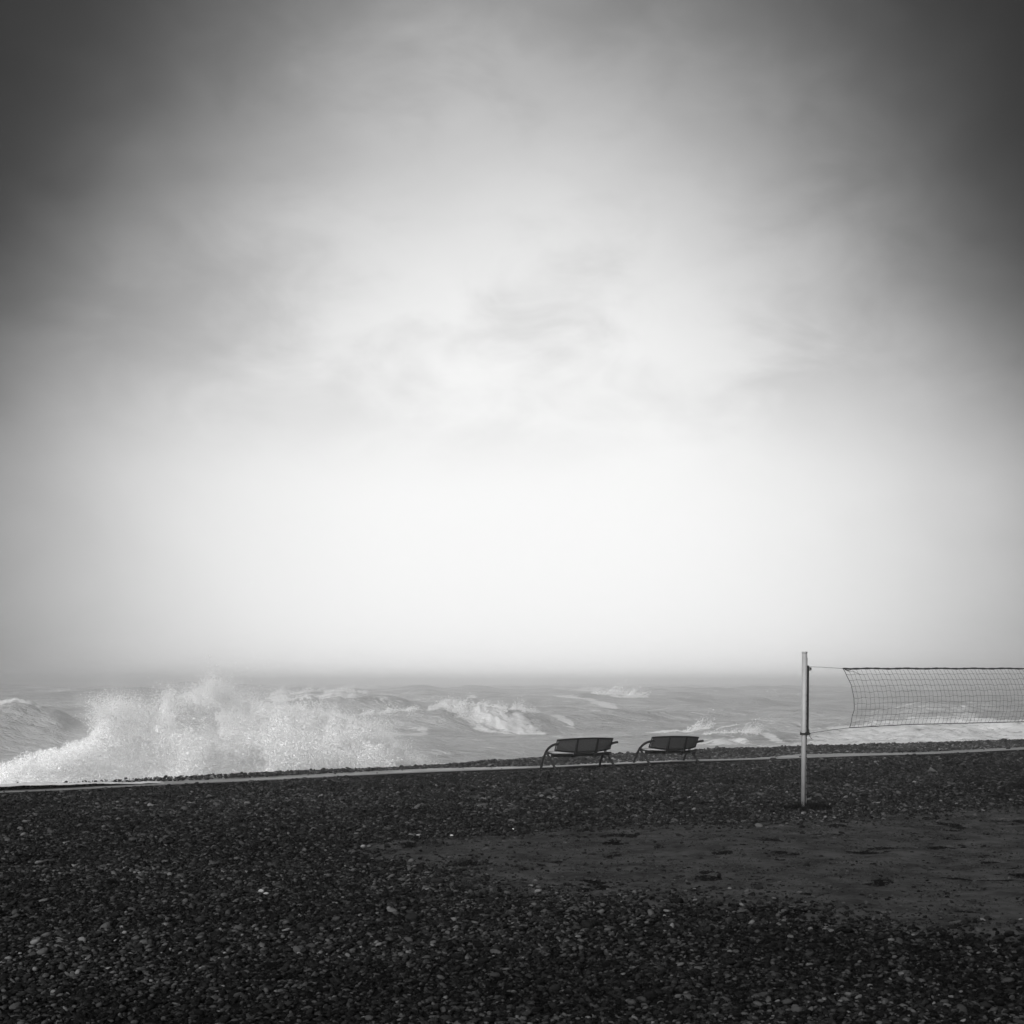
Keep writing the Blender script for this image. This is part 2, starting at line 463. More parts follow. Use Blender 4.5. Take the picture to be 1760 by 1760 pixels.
keep = ~atpost & ~swept & (~onpath | (lone < 0.004)) & ((sdv < 0.05) | (lone < 0.010 + 0.42 * np.exp(-np.maximum(sdv, 0) / 0.5))) & (t_ < ct(s_) + 2.6)
# thin out the surf-washed strip at far left
PX, PY, PS, sdv = PX[keep], PY[keep], PS[keep], sdv[keep]
s_, t_ = st(PX, PY)
PZ = ground_z(PX, PY) + PS * rng.uniform(-0.05, 0.28, len(PX))
PZ = np.where((t_ > kt(s_)) & (t_ < kt(s_) + 1.75), np.maximum(PZ, 0.064 + PS * rng.uniform(0.0, 0.3, len(PX))), PZ)
PZ = np.where(sdv > 0.05, ground_z(PX, PY) + 0.018 + PS * 0.1, PZ)
n = len(PX)
rot = np.stack([rng.normal(0, 0.28, n), rng.normal(0, 0.28, n), rng.uniform(0, 6.283, n)], 1)
scl = np.stack([PS * rng.uniform(0.85, 1.3, n), PS * rng.uniform(0.8, 1.1, n), PS * rng.uniform(0.8, 1.25, n)], 1)
tn = tone(n)
# wear: patches of slightly paler and darker stones
tn *= 0.44 + 0.9 * (fbm(PX * 0.45, PY * 0.7, oct=5, seed=60) * 0.8 + 0.5)
PS *= 0.85 + 0.35 * (fbm(PX * 0.8, PY * 1.1, oct=3, seed=61) * 0.7 + 0.5)
tn = np.where(t_ > kt(s_), tn * 1.9 + 0.008, tn)      # paler stones on the seaward bank
# the 300 that show largest become parts of the beach
app = PS / PY * ((np.abs(PX) < 0.365 * PY) & (PY > 9.0)) * (0.5 + 1.0 * (tn > 0.05))
order = np.argsort(-app)
big = order[:299]
small = np.setdiff1d(np.arange(n), big)
srcs = []
bigmeshes = []
for k, me in enumerate(VARS):
    me.materials.append(M['pebble_big'])
for q, i in enumerate(big):
    o = bpy.data.objects.new('pebble', VARS[q % 8])
    o.location = (PX[i], PY[i], PZ[i] + 0.006); o.rotation_euler = rot[i]; o.scale = scl[i]
    o['tone'] = float(tn[i])
    COL.objects.link(o); o.parent = beach
# the uncountable rest
def instance_cloud(name, P, rotv, scv, tonev, meshes, material, parent=None):
    me = bpy.data.meshes.new(name)
    me.vertices.add(len(P)); me.vertices.foreach_set('co', P.astype(np.float32).ravel())
    for nm, arr in (('prot', rotv), ('pscl', scv)):
        a = me.attributes.new(nm, 'FLOAT_VECTOR', 'POINT'); a.data.foreach_set('vector', arr.astype(np.float32).ravel())
    fattr(me, 'tone', tonev)
    o = bpy.data.objects.new(name, me); COL.objects.link(o)
    if parent: o.parent = parent
    ng = bpy.data.node_groups.new(name, 'GeometryNodeTree')
    ng.interface.new_socket('Geometry', in_out='INPUT', socket_type='NodeSocketGeometry')
    ng.interface.new_socket('Geometry', in_out='OUTPUT', socket_type='NodeSocketGeometry')
    N = ng.nodes; L = ng.links
    gi = N.new('NodeGroupInput'); go = N.new('NodeGroupOutput')
    g2i = N.new('GeometryNodeGeometryToInstance')
    for src in meshes:
        oi = N.new('GeometryNodeObjectInfo'); oi.inputs['Object'].default_value = src; oi.inputs['As Instance'].default_value = False
        sm = N.new('GeometryNodeSetMaterial'); sm.inputs['Material'].default_value = material
        L.new(oi.outputs['Geometry'], sm.inputs[0])
        gti = N.new('GeometryNodeGeometryToInstance')
        L.new(sm.outputs[0], gti.inputs[0]); srcs.append(gti)
    N.remove(g2i)
    jn = N.new('GeometryNodeJoinGeometry')
    for gti in srcs[-len(meshes):]: L.new(gti.outputs[0], jn.inputs[0])
    iop = N.new('GeometryNodeInstanceOnPoints')
    iop.inputs['Pick Instance'].default_value = True
    mp_ = N.new('GeometryNodeMeshToPoints')
    L.new(gi.outputs[0], mp_.inputs[0])
    L.new(mp_.outputs[0], iop.inputs['Points'])
    L.new(jn.outputs[0], iop.inputs['Instance'])
    a1 = N.new('GeometryNodeInputNamedAttribute'); a1.data_type = 'FLOAT_VECTOR'; a1.inputs['Name'].default_value = 'prot'
    a2 = N.new('GeometryNodeInputNamedAttribute'); a2.data_type = 'FLOAT_VECTOR'; a2.inputs['Name'].default_value = 'pscl'
    e2r = N.new('FunctionNodeEulerToRotation'); L.new(a1.outputs[0], e2r.inputs[0])
    L.new(e2r.outputs[0], iop.inputs['Rotation']); L.new(a2.outputs[0], iop.inputs['Scale'])
    L.new(iop.outputs[0], go.inputs[0])
    md = o.modifiers.new('cloud', 'NODES'); md.node_group = ng
    return o
src_objs = [c for c in beach.children][:8]
P3 = np.stack([PX, PY, PZ], 1)
shingle = instance_cloud('shingle', P3[small], rot[small], scl[small], tn[small], src_objs, M['pebble'])
tag(shingle, 'dark wet shingle of countless small rounded pebbles covering the beach', 'shingle', kind='stuff')
print('pebbles', n)
# coarse grit lying on the sand
gx = rng.uniform(-4, 13, 150000); gy = rng.uniform(9.5, 27, 150000)
k = (sand_sd(gx, gy) > 0) & (np.abs(gx) < 0.40 * gy + 1) & (vnoise(gx * 2.2, gy * 2.2, seed=66) > 0.35 * rng.random(len(gx)))
gx, gy = gx[k], gy[k]; m_ = len(gx)
gs = 0.011 * np.exp(rng.normal(0, 0.4, m_))
grit = instance_cloud('grit', np.stack([gx, gy, ground_z(gx, gy) + 0.022 + gs * 0.1], 1), np.stack([gx * 0, gx * 0, rng.uniform(0, 6.28, m_)], 1),
                      np.stack([gs * 1.3, gs, gs], 1), np.where(rng.random(m_) < 0.55, 0.008, 0.02 + 0.05 * rng.random(m_)), src_objs, M['pebble'])
tag(grit, 'coarse grit strewn over the dark sand', 'grit', kind='stuff')

# stones that stand out one by one
def stone(px, py, L, tn_, label, hgt=0.6, cat='stone'):
    x, y = PW(px, py)
    r = random.Random(int(px * 7 + py))
    me = pebble_mesh(int(px + py), 3)
    me.materials.append(M['pebble_big'])
    o = bpy.data.objects.new('stone', me); COL.objects.link(o)
    o.location = (x, y, float(ground_z(np.array([x]), np.array([y]))[0]) + 0.015 + L * hgt * 0.22)
    o.scale = (L, L, L * hgt * 1.7); o.rotation_euler = (r.uniform(-.1, .1), r.uniform(-.1, .1), r.uniform(-.5, .5))
    o['tone'] = tn_
    tag(o, label, cat)
    return o
stone(875, 1437, 0.10, 0.018, 'small black stone on the sand right of the two bright pebbles', 0.7)
stone(1303, 1534, 0.11, 0.015, 'black lump lying alone low on the right of the sand', 0.7)
stone(708, 1583, 0.13, 0.016, 'black rounded stone among pebbles near the bottom, below the small plant', 0.8)
stone(752, 1518, 0.15, 0.016, 'flat black stone where the sand meets the lower shingle', 0.5)
stone(706, 1481, 0.075, 0.09, 'rounded grey stone on the sand just below the small plant', 0.8)
stone(676, 1480, 0.08, 0.08, 'flat grey stone left of the rounded one below the small plant', 0.5)
stone(776, 1438, 0.055, 0.55, 'bright white elongated pebble at the upper edge of the sand', 0.5)
stone(882, 1428, 0.035, 0.6, 'tiny bright white pebble above the small black stone', 0.8)
stone(720, 1437, 0.085, 0.26, 'long pale flat stone right of the small plant stalk', 0.35)
stone(624, 1457, 0.07, 0.22, 'pale rounded stone at the left tip of the sand', 0.9)
stone(449, 1537, 0.06, 0.30, 'pale oval pebble, left one of a bright pair low on the left', 0.7)
stone(457, 1541, 0.065, 0.27, 'pale oval pebble, right one of a bright pair low on the left', 0.6)
stone(517, 1436, 0.12, 0.02, 'large dark stone in the upper shingle left of the sand', 0.6)
stone(1404, 1402, 0.03, 0.4, 'tiny pale pebble beside the weed at the post foot', 0.9)
stone(1062, 1412, 0.10, 0.02, 'dark stone on the far edge of the sand between bench and post', 0.7)
stone(1303 - 118, 1443, 0.09, 0.016, 'dark flat stone in the middle of the upper sand', 0.4)
# pointed pale stone at far right
def pointed():
    x, y = PW(1600, 1328)
    bm = bmesh.new()
    pts = [(-0.13, 0, 0), (-0.05, 0.0, 0.07), (-0.015, 0, 0.13), (0.035, 0, 0.09), (0.12, 0, 0.03), (0.14, 0, 0)]
    f = [bm.verts.new((a, -0.03 - 0.02 * (k % 2), c - 0.01)) for k, (a, b, c) in enumerate(pts)]
    b_ = [bm.verts.new((a * 0.8, 0.05, c * 0.8 - 0.01)) for a, b, c in pts]
    bm.faces.new(f); bm.faces.new(b_[::-1])
    for k in range(6): bm.faces.new([f[k], f[(k + 1) % 6], b_[(k + 1) % 6], b_[k]])
    o = obj('stone', bm_mesh(bm), M['pebble_big']); o['tone'] = 0.07
    o.location = (x, y, 0.02)
    tag(o, 'pointed pale stone standing up from the shingle under the right end of the net', 'stone')
pointed()

# ------------------------------------------------------------------ driftwood bits and weed scraps on the sand
def scraps():
    bm = bmesh.new()
    r = random.Random(5)
    k = 0
    while k < 230:
        y = r.uniform(12, 24); x = r.uniform(-2, 0.37 * y + 1)
        if sand_sd(np.array([x]), np.array([y]))[0] < 0.15: continue
        k += 1
        z = float(ground_z(np.array([x]), np.array([y]))[0]) + 0.012
        L = r.uniform(0.02, 0.07) * (1 if r.random() < 0.93 else 1.8)
        a = r.uniform(-0.6, 0.6)
        for q in range(r.randint(1, 4)):
            ox, oy = r.uniform(-L, L) * 0.7, r.uniform(-L, L) * 0.5
            pts = [(x + ox + (u - 0.5) * L * math.cos(a) + r.uniform(-.006, .006), y + oy + (u - 0.5) * L * math.sin(a) + r.uniform(-.008, .008), z + 0.010 * math.sin(u * 3.1) + r.uniform(0, .006)) for u in (0, .33, .66, 1)]
            tube(bm, pts, [0.003, r.uniform(.004, .011), r.uniform(.004, .010), 0.002], 4, False)
    o = obj('weed_scraps', bm_mesh(bm), M['weed'])
    tag(o, 'dark scraps of weed and twigs scattered over the sand', 'seaweed', kind='stuff')
scraps()

# ------------------------------------------------------------------ weed around the post foot
def blades(bm, cx, cy, z, rad, n, hmin, hmax, r, lean=0.8, wdt=0.006):
    for _ in range(n):
        a = r.uniform(0, 6.283); q = rad * math.sqrt(r.random())
        bx, by = cx + q * math.cos(a) * 1.9, cy + q * math.sin(a) * 0.8
        h = r.uniform(hmin, hmax) * (1 - 0.6 * q / rad); la = r.uniform(0, 6.283); ll = h * r.uniform(0.2, lean)
        w_ = r.uniform(0.5, 1.2) * wdt
        pr = []
        for u in (0, .4, .75, 1):
            px_, py_ = bx + ll * math.cos(la) * u * u, by + ll * math.sin(la) * u * u
            ww = w_ * (1 - u * 0.9)
            nx_, ny_ = -math.sin(la) * ww, math.cos(la) * ww
            pr.append((bm.verts.new((px_ + nx_, py_ + ny_, z + h * u)), bm.verts.new((px_ - nx_, py_ - ny_, z + h * u))))
        for u in range(3):
            bm.faces.new([pr[u][0], pr[u][1], pr[u + 1][1], pr[u + 1][0]])
POST = PW(1381, 1388)
def tuft():
    r = random.Random(2)
    bm = bmesh.new()
    blades(bm, POST[0] + 0.12, POST[1] - 0.05, -0.02, 0.24, 1300, 0.06, 0.21, r, 1.1)
    blades(bm, POST[0] - 0.24, POST[1] - 0.08, -0.02, 0.18, 600, 0.03, 0.12, r, 1.4)
    o = obj('weed_clump', bm_mesh(bm), M['weed'])
    tag(o, 'dark shaggy clump of weed round the foot of the net post', 'weed')
tuft()
# small plant with an upright stalk
def plant():
    x, y = PW(701, 1458)
    root = empty('small_plant', (x, y, 0.0))
    tag(root, 'small dark plant with one upright stalk at the left tip of the sand', 'plant')
    r = random.Random(4)
    bm = bmesh.new()
    for k in range(58):
        a = r.uniform(0, 6.283); L = r.uniform(0.06, 0.16); w_ = r.uniform(0.012, 0.022)
        pr = []
        for u in (0, .35, .7, 1):
            c = Vector((math.cos(a) * L * u, math.sin(a) * L * u * 0.8, 0.02 + 0.05 * math.sin(u * 2.6) * r.uniform(.7, 1.2)))
            ww = w_ * math.sin(min(1, u + 0.25) * 2.6)
            pr.append((bm.verts.new(c + Vector((-math.sin(a), math.cos(a), 0)) * ww), bm.verts.new(c - Vector((-math.sin(a), math.cos(a), 0)) * ww)))
        for u in range(3): bm.faces.new([pr[u][0], pr[u][1], pr[u + 1][1], pr[u + 1][0]])
    obj('leaves', bm_mesh(bm), M['weed'], root)
    bm = bmesh.new()
    tube(bm, [(0, 0, 0), (0.004, 0, 0.10), (-0.003, 0.002, 0.19), (0.004, 0, 0.29)], [0.005, 0.004, 0.003, 0.002], 6)
    obj('stalk', bm_mesh(bm), M['weed'], root)
    bm = bmesh.new()
    for k in range(130):
        zz = r.uniform(0.12, 0.29); a = r.uniform(0, 6.283); L = r.uniform(0.012, 0.032)
        c = Vector((0, 0, zz)); e = c + Vector((math.cos(a) * L, math.sin(a) * L, r.uniform(-.004, .018)))
        s2 = Vector((-math.sin(a), math.cos(a), 0)) * 0.006
        v = [bm.verts.new(p) for p in (c, (c + e) / 2 + s2, e, (c + e) / 2 - s2)]
        bm.faces.new(v)
    obj('seed_head', bm_mesh(bm), M['weed'], root)
plant()

# ------------------------------------------------------------------ benches
BL = 1.76
def back_pt(u, v):
    """backrest sheet: u 0..1 along, v 0..1 bottom to top -> local point"""
    c = 1 - (2 * u - 1) ** 2
    x = 0.055 + u * (BL - 0.10)
    zt = 0.755 + 0.032 * c
    zb = 0.500 - 0.075 * c
    z = zb + (zt - zb) * v
    y = 0.10 - 0.075 * c + 0.115 * (1 - v)
    return Vector((x, y, z))
def seat_pt(u, v):
    """v 0 rear .. 1 front"""
    c = 1 - (2 * u - 1) ** 2
    x = 0.05 + u * (BL - 0.10)
    y = 0.17 - 0.03 * c + v * (0.40 + 0.06 * c)
    z = 0.415 + 0.035 * v * v + 0.012 * (1 - c)
    return Vector((x, y, z))
def sheet(f, nu, nv, th, du=(0, 1), dv=(0, 1)):
    bm = bmesh.new()
    A, B = [], []
    for i in range(nu + 1):
        ra, rb = [], []
        for j in range(nv + 1):
            u = du[0] + (du[1] - du[0]) * i / nu; v = dv[0] + (dv[1] - dv[0]) * j / nv
            p = f(u, v)
            e = 1e-3
            nn = (f(min(u + e, 1), v) - f(max(u - e, 0), v)).cross(f(u, min(v + e, 1)) - f(u, max(v - e, 0))).normalized()
            ra.append(bm.verts.new(p + nn * th)); rb.append(bm.verts.new(p - nn * th))
        A.append(ra); B.append(rb)
    for i in range(nu):
        for j in range(nv):
            bm.faces.new([A[i][j], A[i + 1][j], A[i + 1][j + 1], A[i][j + 1]])
            bm.faces.new([B[i][j], B[i][j + 1], B[i + 1][j + 1], B[i + 1][j]])
    for i in range(nu):
        bm.faces.new([A[i][0], B[i][0], B[i + 1][0], A[i + 1][0]]); bm.faces.new([A[i][nv], A[i + 1][nv], B[i + 1][nv], B[i][nv]])
    for j in range(nv):
        bm.faces.new([A[0][j], A[0][j + 1], B[0][j + 1], B[0][j]]); bm.faces.new([A[nu][j], B[nu][j], B[nu][j + 1], A[nu][j + 1]])
    return bm
def mesh_panel_mat():
    """perforated sheet steel: dark metal with small round holes"""
    m, t = mat('perforated_steel')
    p = t.n('ShaderNodeBsdfPrincipled', {'Base Color': (0.058, 0.058, 0.058, 1), 'Roughness': 0.5})
    tr = t.n('ShaderNodeBsdfTransparent')
    tc = t.n('ShaderNodeTexCoord').outputs['Object']
    sp = t.n('ShaderNodeSeparateXYZ', {0: tc})
    S = 1 / 0.016
    def cell(v):
        return t.m('SUBTRACT', t.m('FRACT', t.m('MULTIPLY', v, S)), 0.5)
    a, b = cell(sp.outputs[0]), cell(sp.outputs[2])
    dd = t.m('SQRT', t.m('ADD', t.m('MULTIPLY', a, a), t.m('MULTIPLY', b, b)))
    hole = t.m('LESS_THAN', dd, 0.17)
    ms = t.n('ShaderNodeMixShader', {0: hole, 1: p.outputs[0], 2: tr.outputs[0]})
    t.link(ms.outputs[0], t.n('ShaderNodeOutputMaterial').inputs[0])
    return m
M['perf'] = mesh_panel_mat()
def make_bench(label):
    root = empty('bench')
    tag(root, label, 'bench', 'metal benches facing the sea')
    arc = [(0.72, -0.03), (0.685, 0.12), (0.63, 0.24), (0.56, 0.36), (0.48, 0.47), (0.395, 0.54), (0.30, 0.593), (0.20, 0.630), (0.11, 0.652), (0.0, 0.668), (-0.02, 0.669)]
    for x in (0.0, BL):
        bm = bmesh.new(); tube(bm, [(x, a, z) for a, z in arc], 0.030, 12)
        obj('curved_leg', bm_mesh(bm, True), M['bench_leg'], root)
        bm = bmesh.new(); tube(bm, [(x, -0.01, -0.03), (x, 0.47, 0.445)], 0.029, 12)
        obj('rear_leg', bm_mesh(bm, True), M['bench_leg'], root)
        bm = bmesh.new(); box(bm, (x, 0.355, 0.004), (0.05, 0.80, 0.012))
        obj('base_bar', bm_mesh(bm), M['bench_leg'], root)
        sgn = 1 if x == 0 else -1
        bm = bmesh.new(); tube(bm, [(x, 0.10, 0.655), (x + sgn * 0.03, 0.125, 0.65), (x + sgn * 0.075, 0.135, 0.645)], 0.014, 8)
        obj('bracket', bm_mesh(bm, True), M['bench_metal'], root)
        bm = bmesh.new(); tube(bm, [(x, 0.44, 0.425), (x + sgn * 0.07, 0.42, 0.42)], 0.018, 8)
        obj('bracket', bm_mesh(bm, True), M['bench_metal'], root)
    # backrest
    panels = [(0.02, 0.318), (0.338, 0.652), (0.672, 0.98)]
    pan = sheet(back_pt, 30, 6, 0.0015, (0.02, 0.98), (0.04, 0.96))
    bk = obj('backrest', bm_mesh(pan, True), M['perf'], root)
    bm = bmesh.new()
    tube(bm, [back_pt(u / 24, 0.975) for u in range(25)], 0.022, 8)
    tube(bm, [back_pt(u / 24, 0.04) for u in range(25)], 0.021, 8)
    tube(bm, [back_pt(0.005, v / 4) for v in range(5)], 0.015, 8)
    tube(bm, [back_pt(0.995, v / 4) for v in range(5)], 0.015, 8)
    obj('backrest_frame', bm_mesh(bm, True), M['bench_metal'], bk)
    # supports: tapered blades behind the back that curl under the seat
    for u in (0.335, 0.70):
        bm = bmesh.new()
        rings = []
        pr = [(back_pt(u, 0.97), 0.020, 0.010), (back_pt(u, 0.6), 0.026, 0.016), (back_pt(u, 0.3), 0.031, 0.02), (back_pt(u, 0.0), 0.033, 0.026)]
        for p, hw, dp in pr:
            p = p + Vector((0, -0.012, 0))
            rings.append([bm.verts.new(p + Vector(q)) for q in ((-hw, 0, 0), (hw, 0, 0), (hw * 0.8, -dp * 1.6, 0), (-hw * 0.8, -dp * 1.6, 0))])
        b0 = back_pt(u, 0.0)
        for k in range(1, 8):
            a = k / 7 * 2.5
            p = Vector((b0.x, b0.y - 0.012 + 0.085 * (1 - math.cos(a)), b0.z - 0.085 * math.sin(a) * 0.95))
            rings.append([bm.verts.new(p + Vector(q)) for q in ((-0.033, 0.02 * math.cos(a), 0.02 * math.sin(a)), (0.033, 0.02 * math.cos(a), 0.02 * math.sin(a)), (0.033, -0.035 * math.cos(a), -0.035 * math.sin(a)), (-0.033, -0.035 * math.cos(a), -0.035 * math.sin(a)))])
        for q in range(len(rings) - 1):
            for k in range(4):
                bm.faces.new([rings[q][k], rings[q][(k + 1) % 4], rings[q + 1][(k + 1) % 4], rings[q + 1][k]])
        bm.faces.new(rings[0][::-1]); bm.faces.new(rings[-1])
        obj('back_support', bm_mesh(bm), M['bench_metal'], root)
    # seat
    st_ = obj('seat', bm_mesh(sheet(seat_pt, 24, 8, 0.003), True), M['seat_metal'], root)
    bm = bmesh.new()
    tube(bm, [seat_pt(k / 24, 0.0) - Vector((0, 0, 0.018)) for k in range(25)], 0.024, 8)
    tube(bm, [seat_pt(k / 24, 1.0) - Vector((0, 0, 0.018)) for k in range(25)], 0.024, 8)
    tube(bm, [seat_pt(0, v / 4) - Vector((0, 0, 0.018)) for v in range(5)], 0.014, 8)
    tube(bm, [seat_pt(1, v / 4) - Vector((0, 0, 0.018)) for v in range(5)], 0.014, 8)
    obj('seat_frame', bm_mesh(bm, True), M['bench_metal'], st_)
    bm = bmesh.new(); box(bm, (BL / 2, 0.30, 0.372), (BL - 0.06, 0.07, 0.07))
    obj('seat_beam', bm_mesh(bm), M['bench_metal'], root)
    return root
a1 = PW(958.5, 1327)
b1 = make_bench('black metal bench seen from behind, farther from the net post')
b1.location = (a1[0], a1[1], 0.0); b1.rotation_euler = (0, 0, R(33.0))
def copy_tree(o, parent=None):
    c = o.copy(); COL.objects.link(c)
    if parent: c.parent = parent
    for ch in o.children: copy_tree(ch, c)
    return c
a2 = PW(1121.8, 1319.3, -0.01)
b2 = copy_tree(b1)
b2['label'] = 'black metal bench seen from behind, nearer to the net post'
b2.location = (a2[0], a2[1], -0.01); b2.rotation_euler = (R(0), R(1.4), R(38.0))

# ------------------------------------------------------------------ volleyball post and net
PZ0 = -0.02
post = empty('net_post', (POST[0], POST[1], 0.0), (0, R(0.55), R(33)))
tag(post, 'white square post holding up the beach volleyball net', 'post')
H = 2.655
def prof_extrude(pts, z0, z1, nz=2):
    bm = bmesh.new(); rings = []
    for k in range(nz):
        z = z0 + (z1 - z0) * k / (nz - 1)
        rings.append([bm.verts.new((a, b, z)) for a, b in pts])
    m_ = len(pts)
    for q in range(nz - 1):
        for k in range(m_): bm.faces.new([rings[q][k], rings[q][(k + 1) % m_], rings[q + 1][(k + 1) % m_], rings[q + 1][k]])
    bm.faces.new(rings[0][::-1]); bm.faces.new(rings[-1])
    return bm
def rrect(w_, h_, r_, seg=4):
    out = []
    for cx, cy, a0 in ((w_ - r_, h_ - r_, 0), (-w_ + r_, h_ - r_, 90), (-w_ + r_, -h_ + r_, 180), (w_ - r_, -h_ + r_, 270)):
        for k in range(seg + 1):
            a = R(a0 + 90 * k / seg); out.append((cx + r_ * math.cos(a), cy + r_ * math.sin(a)))
    return out
obj('pole', bm_mesh(prof_extrude(rrect(0.040, 0.042, 0.034), -0.08, H - 0.03, 2), True), M['post_paint'], post)
obj('end_cap', bm_mesh(prof_extrude(rrect(0.0415, 0.0435, 0.030), H - 0.035, H)), M['post_paint'], post)
bm = bmesh.new(); box(bm, (0.0415, -0.012, 1.3), (0.008, 0.030, 2.5)); obj('side_channel', bm_mesh(bm), M['post_side'], post)
bm = bmesh.new(); box(bm, (0.050, -0.030, 1.835), (0.026, 0.034, 1.17)); obj('winch_rail', bm_mesh(bm), M['black'], post)
hz = [0.22 + 0.1058 * k for k in range(17)]
holes = None
bm = bmesh.new()
bmesh.ops.create_cone(bm, cap_ends=True, segments=10, radius1=0.0105, radius2=0.0105, depth=0.004, matrix=Matrix.Rotation(R(90), 4, 'X'))
hm = bm_mesh(bm); hm.materials.append(M['hole'])
for z in hz:
    o = bpy.data.objects.new('pin_hole', hm); COL.objects.link(o); o.parent = post; o.location = (0.020, -0.0425, z)
# pulley
bm = bmesh.new()
box(bm, (0.080, -0.01, 2.365), (0.04, 0.014, 0.022)); obj('pulley_bracket', bm_mesh(bm), M['black'], post)
bm = bmesh.new()
bmesh.ops.create_cone(bm, cap_ends=True, segments=18, radius1=0.034, radius2=0.034, depth=0.018, matrix=Matrix.Translation((0.118, -0.012, 2.365)) @ Matrix.Rotation(R(90), 4, 'X'))
pw_ = obj('pulley_wheel', bm_mesh(bm), M['pulley'], post)
bm = bmesh.new()
bmesh.ops.create_cone(bm, cap_ends=True, segments=12, radius1=0.015, radius2=0.015, depth=0.028, matrix=Matrix.Translation((0.118, -0.012, 2.365)) @ Matrix.Rotation(R(90), 4, 'X'))
obj('pulley_hub', bm_mesh(bm), M['black'], pw_)
# winch and line
bm = bmesh.new()
tube(bm, [(0.086, -0.012, 2.355), (0.083, -0.012, 2.0), (0.076, -0.012, 1.72), (0.070, -0.012, 1.55)], 0.0035, 6)
obj('halyard', bm_mesh(bm), M['cord'], post)
bm = bmesh.new()
r = random.Random(8)
pts = [(0.070 + 0.010 * math.sin(k * 1.9) + r.uniform(-.003, .004), -0.02 + 0.01 * math.cos(k * 2.3), 1.68 - k * 0.011) for k in range(36)]
tube(bm, pts, 0.005, 5); obj('rope_coil', bm_mesh(bm), M['cord'], post)
bm = bmesh.new()
for q in range(4):
    zz = 1.245 + 0.009 * q
    ring = [(0.062 * math.cos(a) * (1.0), 0.064 * math.sin(a), zz + 0.008 * math.sin(a * 2 + q)) for a in [k / 20 * 2 * math.pi for k in range(21)]]
    tube(bm, ring, 0.007, 6, False)
tube(bm, [(-0.06, -0.06, 1.26), (-0.01, -0.066, 1.285), (0.05, -0.06, 1.32)], 0.006, 6)
tube(bm, [(0.05, -0.06, 1.32), (0.078, -0.03, 1.33), (0.085, -0.03, 1.27), (0.06, -0.05, 1.25)], 0.010, 6)
for _ in range(9):
    c = Vector((0.082 + r.uniform(-.02, .02), -0.03 + r.uniform(-.01, .01), 1.265 + r.uniform(-.02, .05)))
    bmesh.ops.create_icosphere(bm, subdivisions=1, radius=r.uniform(.012, .02), matrix=Matrix.Translation(c))
tube(bm, [(0.07, -0.04, 1.25), (0.10, -0.04, 1.21), (0.125, -0.045, 1.18), (0.15, -0.04, 1.165)], 0.004, 5)
obj('rope_tie', bm_mesh(bm), M['cord'], post)

# net
net = empty('volleyball_net', (POST[0], POST[1], 0.0), (0, 0, R(33)))
tag(net, 'black volleyball net bellying in the wind from the white post', 'net')
N0, N1 = 0.95, 7.6                    # along the net from the post axis
ncol = int((N1 - N0) / 0.108)
NR = 10
def net_pt(c, rw):
    """c column 0..ncol, rw 0 top .. NR bottom (floats)"""
    x = N0 + 0.108 * c
    v = rw / NR
    zt = 2.372 + 0.0053 * (x - N0)
    zb = 1.345 + 0.032 * min(1.0, (x - N0) / 1.5) - 0.0 * x
    z = zt + (zb - zt) * v
    bulge = (math.sin(math.pi * min(1, v * 0.93)) ** 0.9) * 0.185 + 0.10 * v
    grow = 0.92 + 0.05 * min(x - N0, 3) / 1.5
    bulge *= grow
    jig = 0.006 * math.sin(c * 2.3 + rw * 1.7) + 0.005 * math.sin(c * 0.9 - rw * 2.9)
    edge = math.exp(-c / 1.2)
    return Vector((x + 0.012 * v + 0.03 * math.sin(math.pi * v) * edge, -bulge + jig, z + jig * 0.8 * math.sin(math.pi * v) + 0.010 * math.sin(math.pi * v) * (((c % 1) * 2 - 1) ** 2 if c < 2 else 0)))
bm = bmesh.new()
for c in range(ncol + 1):
    if 0 < c: tube(bm, [net_pt(c, q / 2) for q in range(0, NR * 2 + 1)], 0.0026, 4, False)
for q in range(1, NR):
    tube(bm, [net_pt(c / 2, q + 0.06 * math.sin(c)) for c in range(0, ncol * 2 + 1)], 0.0024, 4, False)
tube(bm, [net_pt(0.2, 0.1), net_pt(0.9, 0.55), net_pt(2.0, 0.45), net_pt(2.9, 0.9), net_pt(3.4, 1.0)], 0.0028, 4, False)
tube(bm, [net_pt(0.4, 0.2), net_pt(0.8, 0.35), net_pt(1.5, 0.22), net_pt(1.9, 0.1)], 0.007, 5, False)
obj('netting', bm_mesh(bm, True), M['cord'], net)
bm = bmesh.new(); tube(bm, [net_pt(0, q / 2) for q in range(0, NR * 2 + 1)], 0.0055, 6); obj('edge_cord', bm_mesh(bm, True), M['cord'], net)
bm = bmesh.new(); rings = []
for k in range(0, ncol * 2 + 1):
    p = net_pt(k / 2, 0)
    hh = 0.015 + 0.003 * math.sin(k * 1.3) + 0.002 * math.sin(k * 3.1) - 0.003 * math.exp(-k)
    dz_ = -0.004 * math.sin(k * 0.37)
    rings.append([bm.verts.new(p + Vector((0, a, b + dz_))) for a, b in ((-.008, -hh), (.008, -hh * .9), (.009, hh), (-.007, hh * .9))])
for q in range(len(rings) - 1):
    for k in range(4): bm.faces.new([rings[q][k], rings[q][(k + 1) % 4], rings[q + 1][(k + 1) % 4], rings[q + 1][k]])
bm.faces.new(rings[0][::-1]); bm.faces.new(rings[-1])
obj('top_band', bm_mesh(bm), M['cord'], net)
bm = bmesh.new(); tube(bm, [net_pt(c, NR) for c in range(ncol + 1)], 0.008, 6); obj('bottom_cord', bm_mesh(bm, True), M['cord'], net)
